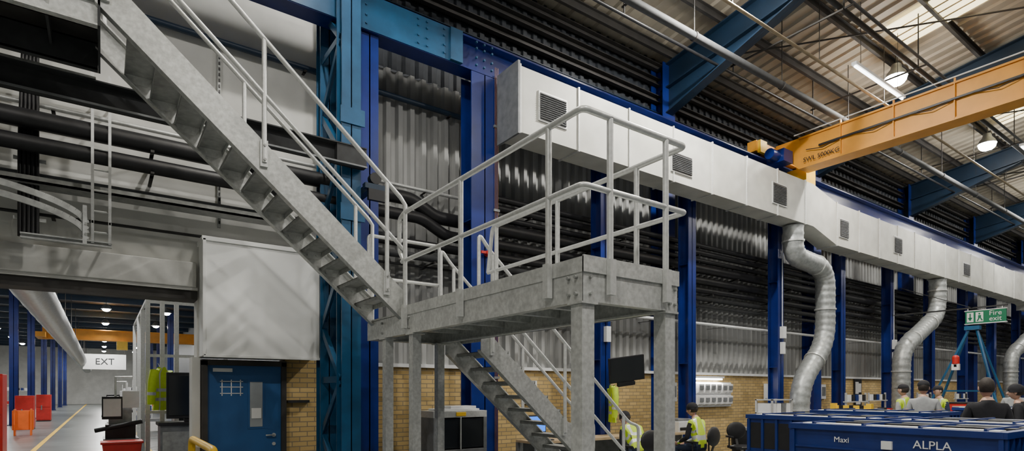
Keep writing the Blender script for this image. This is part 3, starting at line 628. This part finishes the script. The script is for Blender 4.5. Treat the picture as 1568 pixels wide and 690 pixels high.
# ------------------------------------------------------------ crates
def crate(x,y,lx,ly,z0,z1,label=None):
    b=B('blue_bulk_container'); t=.04
    b.box(x,x+lx,y,y+t,z0+.1,z1,BLUEC); b.box(x,x+lx,y+ly-t,y+ly,z0+.1,z1,BLUEC); b.box(x,x+t,y+t,y+ly-t,z0+.1,z1,BLUEC); b.box(x+lx-t,x+lx,y+t,y+ly-t,z0+.1,z1,BLUEC); b.box(x+t,x+lx-t,y+t,y+ly-t,z0+.1,z0+.14,BLUEC)
    e=.025
    for(za,zb) in((z1-.05,z1),(z0+.1,z0+.16)):
        b.box(x-e,x+lx+e,y-e,y-.001,za,zb,BLUEC); b.box(x-e,x+lx+e,y+ly+.001,y+ly+e,za,zb,BLUEC); b.box(x-e,x-.001,y,y+ly,za,zb,BLUEC); b.box(x+lx+.001,x+lx+e,y,y+ly,za,zb,BLUEC)
    n=8
    for i in range(n+1):
        yy=y+(ly-.03)*i/n; b.box(x-e+.005,x-.001,yy,yy+.03,z0+.165,z1-(.26 if 0<i<n and label else .055),BLUEC); xx=x+(lx-.03)*i/n; b.box(xx,xx+.03,y-e+.005,y-.001,z0+.165,z1-.055,BLUEC); b.box(xx,xx+.03,y+ly+.001,y+ly+e-.005,z0+.165,z1-.055,BLUEC)
    if label: b.box(x-e+.006,x-.001,y+.04,y+ly-.04,z1-.22,z1-.205,BLUEC)
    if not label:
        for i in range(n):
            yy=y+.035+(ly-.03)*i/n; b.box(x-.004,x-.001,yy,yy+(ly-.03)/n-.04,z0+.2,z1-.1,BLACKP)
    for xx in(x,x+lx/2-.07,x+lx-.14):
        for yy in(y,y+ly/2-.07,y+ly-.14): b.box(xx,xx+.14,yy,yy+.14,z0,z0+.099,BLUEC)
    b.box(x+t,x+lx-t,y+t,y+ly-t,z1-.1,z1-.07,BLACKP)
    for i in range(7):
        yy=y+t+(ly-2*t-.1)*i/6.0; b.box(x+t,x+lx-t,yy,yy+.1,z1-.069,z1-.031,BLUEC if i%2 else PAPER)
    for i in range(3):
        xx=x+.1+.33*i*lx; b.box(xx,xx+.14,y+.05,y+ly-.05,z1-.03,z1+.005,PAPER if i==0 else (BLACKP if i==1 else GREYP))
    for i in range(4):
        yy=y+.12+i*(ly-.3)/3; b.box(x+.06,x+lx-.06,yy,yy+.02,z1-.01,z1+.018,BLUEC)
    if label: b.box(x-e-.003,x-.001,y+ly*.46,y+ly*.46+.08,z1-.19,z1-.12,PAPER)
    o=b.obj()
    if label:
        for tx,yy,sz in label: text(o,'label_text',tx,(x-.006,yy,z1-.135),(math.pi/2,0,-math.pi/2),sz,PAPER)
    return o
crate(5.48,1.38,1.15,1.62,.66,1.29,[('Maxi',2.54,.07),('ALPLA',1.84,.095)]); crate(5.48,1.38,1.15,1.62,0,.64)
crate(5.48,-.4,1.15,1.62,.66,1.29); crate(5.48,-.4,1.15,1.62,0,.64)
crate(6.95,2.85,1.15,1.55,.66,1.29); crate(6.95,2.85,1.15,1.55,0,.64)
crate(6.95,1.15,1.15,1.55,.66,1.29); crate(6.95,1.15,1.15,1.55,0,.64)
crate(9.4,3.2,1.15,1.62,.66,1.29); crate(9.4,3.2,1.15,1.62,0,.64)
crate(13.0,2.4,1.15,1.62,.66,1.29); crate(13.0,2.4,1.15,1.62,0,.64)
b=B('yellow_safety_barrier')
for(x,y) in((12.6,5.3),(12.6,6.0)): b.box(x-.05,x+.05,y-.05,y+.05,0,1.34,YELLOW); b.box(x-.09,x+.09,y-.09,y+.09,0,.02,YELLOW)
b.box(12.57,12.63,5.3,6.0,1.15,1.3,YELLOW); b.box(12.57,12.63,5.3,6.0,.55,.7,YELLOW)
for i in range(3): b.box(12.565,12.635,5.4+.2*i,5.48+.2*i,1.149,1.301,BLACK)
b.obj()
b=B('red_tool_cart'); b.box(16.6,17.3,4.7,5.3,.1,1.3,RED); b.box(16.58,17.32,4.68,5.32,1.3,1.33,BLACKP)
for i in range(5): b.box(16.585,16.599,4.74,5.26,.16+.23*i,.36+.23*i,RED); b.box(16.56,16.585,4.85,5.15,.3+.23*i,.32+.23*i,GALVP)
for x in(16.7,17.2):
    for y in(4.8,5.2): b.tube([(x,y-.02,.05),(x,y+.02,.05)],.05,BLACK,12)
b.obj()
b=B('blue_lifting_gantry'); ax,ay=18.3,5.25
for dx,dy in((-.6,1.3),(.6,1.3),(-.6,-.9),(.6,-.9)): b.beam((ax,ay+.08*(1 if dy>0 else -1),3.2),(ax+dx,ay+dy,.05),.045,.045,TEAL); b.box(ax+dx-.1,ax+dx+.1,ay+dy-.1,ay+dy+.1,0,.05,TEAL)
b.box(ax-.08,ax+.08,ay-.16,ay+.16,3.17,3.27,TEAL); b.beam((ax-.33,ay+.75,1.6),(ax-.33,ay-.55,1.6),.04,.04,TEAL)
b.tube([(ax-.2,ay+.3,2.3),(ax-.2,ay+.3,2.46)],.08,RED,14); b.sph((ax-.2,ay+.3,2.46),(.08,.08,.07),RED); b.box(ax-.25,ax-.15,ay+.22,ay+.38,2.14,2.3,WHITEP); b.box(ax-.25,ax+.0,ay+.27,ay+.33,2.22,2.28,TEAL)
b.obj()
b=B('fire_exit_sign'); b.box(20.88,20.92,5.22,6.17,3.58,3.94,GREEN); b.box(20.87,20.93,5.2,6.19,3.94,3.965,WHITEP); b.box(20.87,20.93,5.2,6.19,3.555,3.58,WHITEP)
b.box(20.89,20.93,5.19,8.1,4.02,4.06,DGREY); b.beam((20.9,7.9,4.9),(20.9,6.0,4.04),.02,.02,DGREY)
for yy in(5.3,6.1): b.box(20.89,20.91,yy,yy+.02,3.96,4.02,GALVP)
b.box(20.872,20.879,5.97,6.13,3.62,3.9,PAPER); b.box(20.866,20.874,6.035,6.065,3.72,3.87,GREEN); b.add([(20.866,6.11,3.75),(20.866,5.99,3.75),(20.866,6.05,3.65)],[(0,1,2)],GREEN)
b.box(20.872,20.879,5.74,5.92,3.62,3.9,PAPER); b.box(20.866,20.874,5.79,5.86,3.72,3.81,GREEN); b.tube([(20.866,5.83,3.85),(20.872,5.83,3.85)],.025,GREEN,10); b.beam((20.868,5.84,3.72),(20.868,5.88,3.64),.008,.03,GREEN); b.beam((20.868,5.8,3.72),(20.868,5.76,3.65),.008,.03,GREEN)
o=b.obj(); text(o,'sign_text_fire','Fire',(20.87,5.46,3.84),(math.pi/2,0,-math.pi/2),.19,PAPER); text(o,'sign_text_exit','exit',(20.87,5.46,3.68),(math.pi/2,0,-math.pi/2),.19,PAPER)
# ------------------------------------------------------------ people
def person(name,x,y,head_dir,h=1.74,top=TGREY,sleeve='short',vest=False,legs_=TNAVY,hat=None,lean=0.0,armL=None,armR=None,headturn=0,hatmat=TBLACK,stride=0.0,sit=False):
    k=h/1.74; b=B(name)
    J=[];E=[];R=[];SM=[]
    def j(p,r): J.append(Vector(p)); R.append(r if isinstance(r,tuple) else (r,r)); return len(J)-1
    def e(a,c,m): E.append((a,c)); SM.append((a,c,m))
    DZ=Vector((0,0,-.36 if sit else 0))
    Rl=Matrix.Rotation(-lean,4,'X'); piv=Vector((0,0,.95))
    def U(p): return Rl@(Vector(p)-piv)+piv+DZ
    pel=j(U((0,0,.95)),(.15,.11)); sp=j(U((0,.01,1.13)),(.14,.10)); ch=j(U((0,.0,1.30)),(.17,.115)); nb=j(U((0,-.01,1.45)),(.085,.075)); nk=j(U((0,.015,1.54)),(.055,.056))
    e(pel,sp,top);e(sp,ch,top);e(ch,nb,top);e(nb,nk,SKIN)
    roots=[pel]
    hands=[]
    for s,arm in((-1,armL),(1,armR)):
        sh=j(U((s*.175,-.005,1.395)),(.066,.066))
        el0,wr0=arm if arm else ((.235,-.02,1.13),(.24,.10,.90))
        el=j(U((s*el0[0],el0[1],el0[2])),(.047,.047)); wr=j(U((s*wr0[0],wr0[1],wr0[2])),(.03,.026))
        mid=j((J[sh]+J[el])/2,(.056,.056)); fm=j(J[el].lerp(J[wr],.35),(.044,.042))
        e(ch,sh,top);e(sh,mid,top);e(mid,el,top if sleeve=='long' else SKIN);e(el,fm,top if sleeve=='long' else SKIN);e(fm,wr,top if sleeve=='long' else SKIN)
        hands.append((s,J[wr].copy(),(J[wr]-J[el]).normalized(),wr))
        if sit: pts=[(s*.1,.03,.56),(s*.13,.42,.54),(s*.13,.44,.1),(s*.14,.6,.045),(s*.13,.4,.045)]
        else: pts=[(s*.095,0,.9),(s*.11,.03+s*stride,.5),(s*.12,-.02+s*stride*1.6,.1),(s*.14,.14+s*stride*1.6,.045),(s*.12,-.06+s*stride*1.6,.045)]
        hip=j(pts[0],(.096,.095)); kn=j(pts[1],(.066,.066)); an=j(pts[2],(.047,.05)); toe=j(pts[3],(.045,.035)); cf=j(J[kn].lerp(J[an],.35)+Vector((0,-.015,0)),(.062,.064)); heel=j(pts[4],(.042,.036))
        e(pel,hip,legs_);e(hip,kn,legs_);e(kn,cf,legs_);e(cf,an,legs_);e(an,toe,BOOT);e(an,heel,BOOT)
    for s,w,d,wi in hands:
        side=Vector((0,1,0))-d*d.y
        if side.length<.2: side=Vector((0,0,1))-d*d.z
        side.normalize(); nrm=d.cross(side)
        pm=j(w+d*.055,(.036,.018)); e(wi,pm,SKIN)
        kn_=w+d*.085
        for q,(o,ln) in enumerate(((.03,.07),(.01,.08),(-.01,.075),(-.03,.058))):
            a0=j(w+d*.06+side*o*.8,.0095); a1=j(kn_+side*o,.0095); a2=j(kn_+side*o+d*ln*.5+nrm*.008*(-s),.009); a3=j(kn_+side*o+d*ln*.8+nrm*.03*(-s),.0075)
            e(a0,a1,SKIN);e(a1,a2,SKIN);e(a2,a3,SKIN);roots.append(a0)
        t0=j(w+d*.03+side*.02,.011);t1=j(w+d*.055+side*.045,.0105);t2=j(w+d*.085+side*.055+nrm*.01*(-s),.009); e(t0,t1,SKIN);e(t1,t2,SKIN);roots.append(t0)
    me=bpy.data.meshes.new('t'); me.from_pydata([tuple(v) for v in J],E,[]); ob=bpy.data.objects.new('t',me); S.collection.objects.link(ob)
    ob.modifiers.new('s','SKIN').use_smooth_shade=True; ob.modifiers.new('d','SUBSURF').levels=2
    ob.modifiers['d'].render_levels=2
    for i,v in enumerate(me.skin_vertices[0].data): v.radius=R[i]; v.use_root=i in roots
    dg=bpy.context.evaluated_depsgraph_get(); dg.update(); m2=bpy.data.meshes.new_from_object(ob.evaluated_get(dg))
    vs=[v.co.copy() for v in m2.vertices]
    groups={}
    for p in m2.polygons:
        c=p.center; best=None;bd=9
        for a,cc,m in SM:
            A=J[a];D=J[cc]-A; L2=D.length_squared; t=max(0,min(1,(c-A).dot(D)/L2)) if L2>0 else 0; d=(c-(A+D*t)).length-.4*(R[a][0]*(1-t)+R[cc][0]*t)
            if d<bd: bd=d;best=m
        if vest and best is top:
            q=Rl.inverted()@(c-DZ-piv)+piv
            if abs(q.x)<.2 or q.z>1.3 and abs(q.x)<.22:
                best=HIVIS
                if 1.08<q.z<1.13 or 1.2<q.z<1.25 or (q.z>1.25 and .08<abs(q.x)<.125): best=REFL
        groups.setdefault(best,[]).append(tuple(p.vertices))
    for m,fs in groups.items(): b.add(vs,fs,m,True)
    bpy.data.objects.remove(ob); 
    hc=U((0,.035,1.635)); HR=Matrix.Rotation(headturn,3,'Z')@Matrix.Rotation(-lean*.5,3,'X')
    def hf(v):
        if v.z<0: v.x*=1-.28*(-v.z/.12)**1.5; v.y*=1-.12*(-v.z/.12)
        if v.y<0 and v.z<-.03: v.y*=.8
        return v
    b.sph(hc,(.077,.098,.12),SKIN,24,18,HR,hf)
    H=lambda p:hc+HR@Vector(p)
    b.sph(H((0,.1,-.02)),(.014,.02,.024),SKIN,10,8,HR)
    for s in(-1,1):
        b.sph(H((s*.03,.083,.008)),(.013,.01,.009),EYEW,10,6,HR); b.sph(H((s*.03,.092,.008)),(.006,.004,.006),EYED,8,6,HR); b.sph(H((s*.03,.088,.028)),(.018,.007,.004),HAIR,8,5,HR)
        b.sph(H((s*.078,-.005,-.005)),(.01,.02,.032),SKIN,10,8,HR)
    b.sph(H((0,.086,-.06)),(.024,.008,.007),LIP,10,6,HR)
    b.sph(H((0,-.012,.022)),(.086,.104,.114),HAIR,22,14,HR,lambda v: Vector((v.x*.96,min(v.y,.04 if v.z<.05 else .095),max(v.z,-.075))))
    if hat=='cap':
        b.sph(H((0,-.005,.045)),(.09,.108,.09),hatmat,22,12,HR,lambda v: Vector((v.x,v.y,max(v.z,-.01)))); 
        b.sph(H((0,.12,.04)),(.065,.07,.008),hatmat,16,6,HR)
    if hat=='beanie':
        b.sph(H((0,-.008,.04)),(.092,.11,.1),hatmat,22,12,HR,lambda v: Vector((v.x,v.y,max(v.z,-.035)))); b.tube([H((0,-.008,-.0)),H((0,-.008,.035))],.1,hatmat,22)
    M=Matrix.Translation((x,y,0))@Matrix.Rotation(head_dir-math.pi/2,4,'Z')@Matrix.Scale(k,4)
    return b.obj(M=M)
rad=math.radians
NM='standing_worker'
person(NM,11.6,4.02,rad(20),1.76,TGREY,'short',False,TNAVY,'cap',hatmat=TBLACK)
person(NM,13.6,5.05,rad(75),1.72,TGREY,'long',True,TNAVY,'cap',hatmat=TBLACK)
person(NM,15.6,5.1,rad(150),1.7,TNAVY,'long',True,TNAVY,'cap')
person(NM,8.95,2.42,rad(30),1.74,TBLACK,'long',False,TNAVY,None,armL=((.24,.0,1.14),(.12,.22,1.1)),armR=((.24,.0,1.14),(.12,.2,1.05)))
person(NM,11.6,2.75,rad(100),1.68,TBLACK,'long',False,TNAVY,'beanie')
person(NM,16.2,3.9,rad(200),1.74,TGREY,'short',False,TNAVY,None)
def seated(x,y,hd,lean=.22):
    person('seated_worker',x,y,hd,1.74,TBLACK,'long',True,TNAVY,'beanie',lean=lean,armL=((.24,.1,1.13),(.15,.36,1.08)),armR=((.24,.1,1.13),(.15,.36,1.08)),sit=True)
    chair(x,y,hd-math.pi/2)
seated(8.95,6.62,rad(95)); seated(7.4,6.67,rad(80),.65)
# ------------------------------------------------------------ world & camera
w=bpy.data.worlds.new('world'); S.world=w; w.use_nodes=True; w.node_tree.nodes['Background'].inputs[0].default_value=(.85,.87,.9,1); w.node_tree.nodes['Background'].inputs[1].default_value=.08
cam=bpy.data.cameras.new('camera'); cam.sensor_width=36; cam.lens=884/1568*36; cam.shift_y=(598-345)/1568; cam.clip_end=300
co=bpy.data.objects.new('camera',cam); S.collection.objects.link(co); co.location=(0,0,1.6); co.rotation_euler=(math.pi/2,0,math.radians(-35.4)); S.camera=co
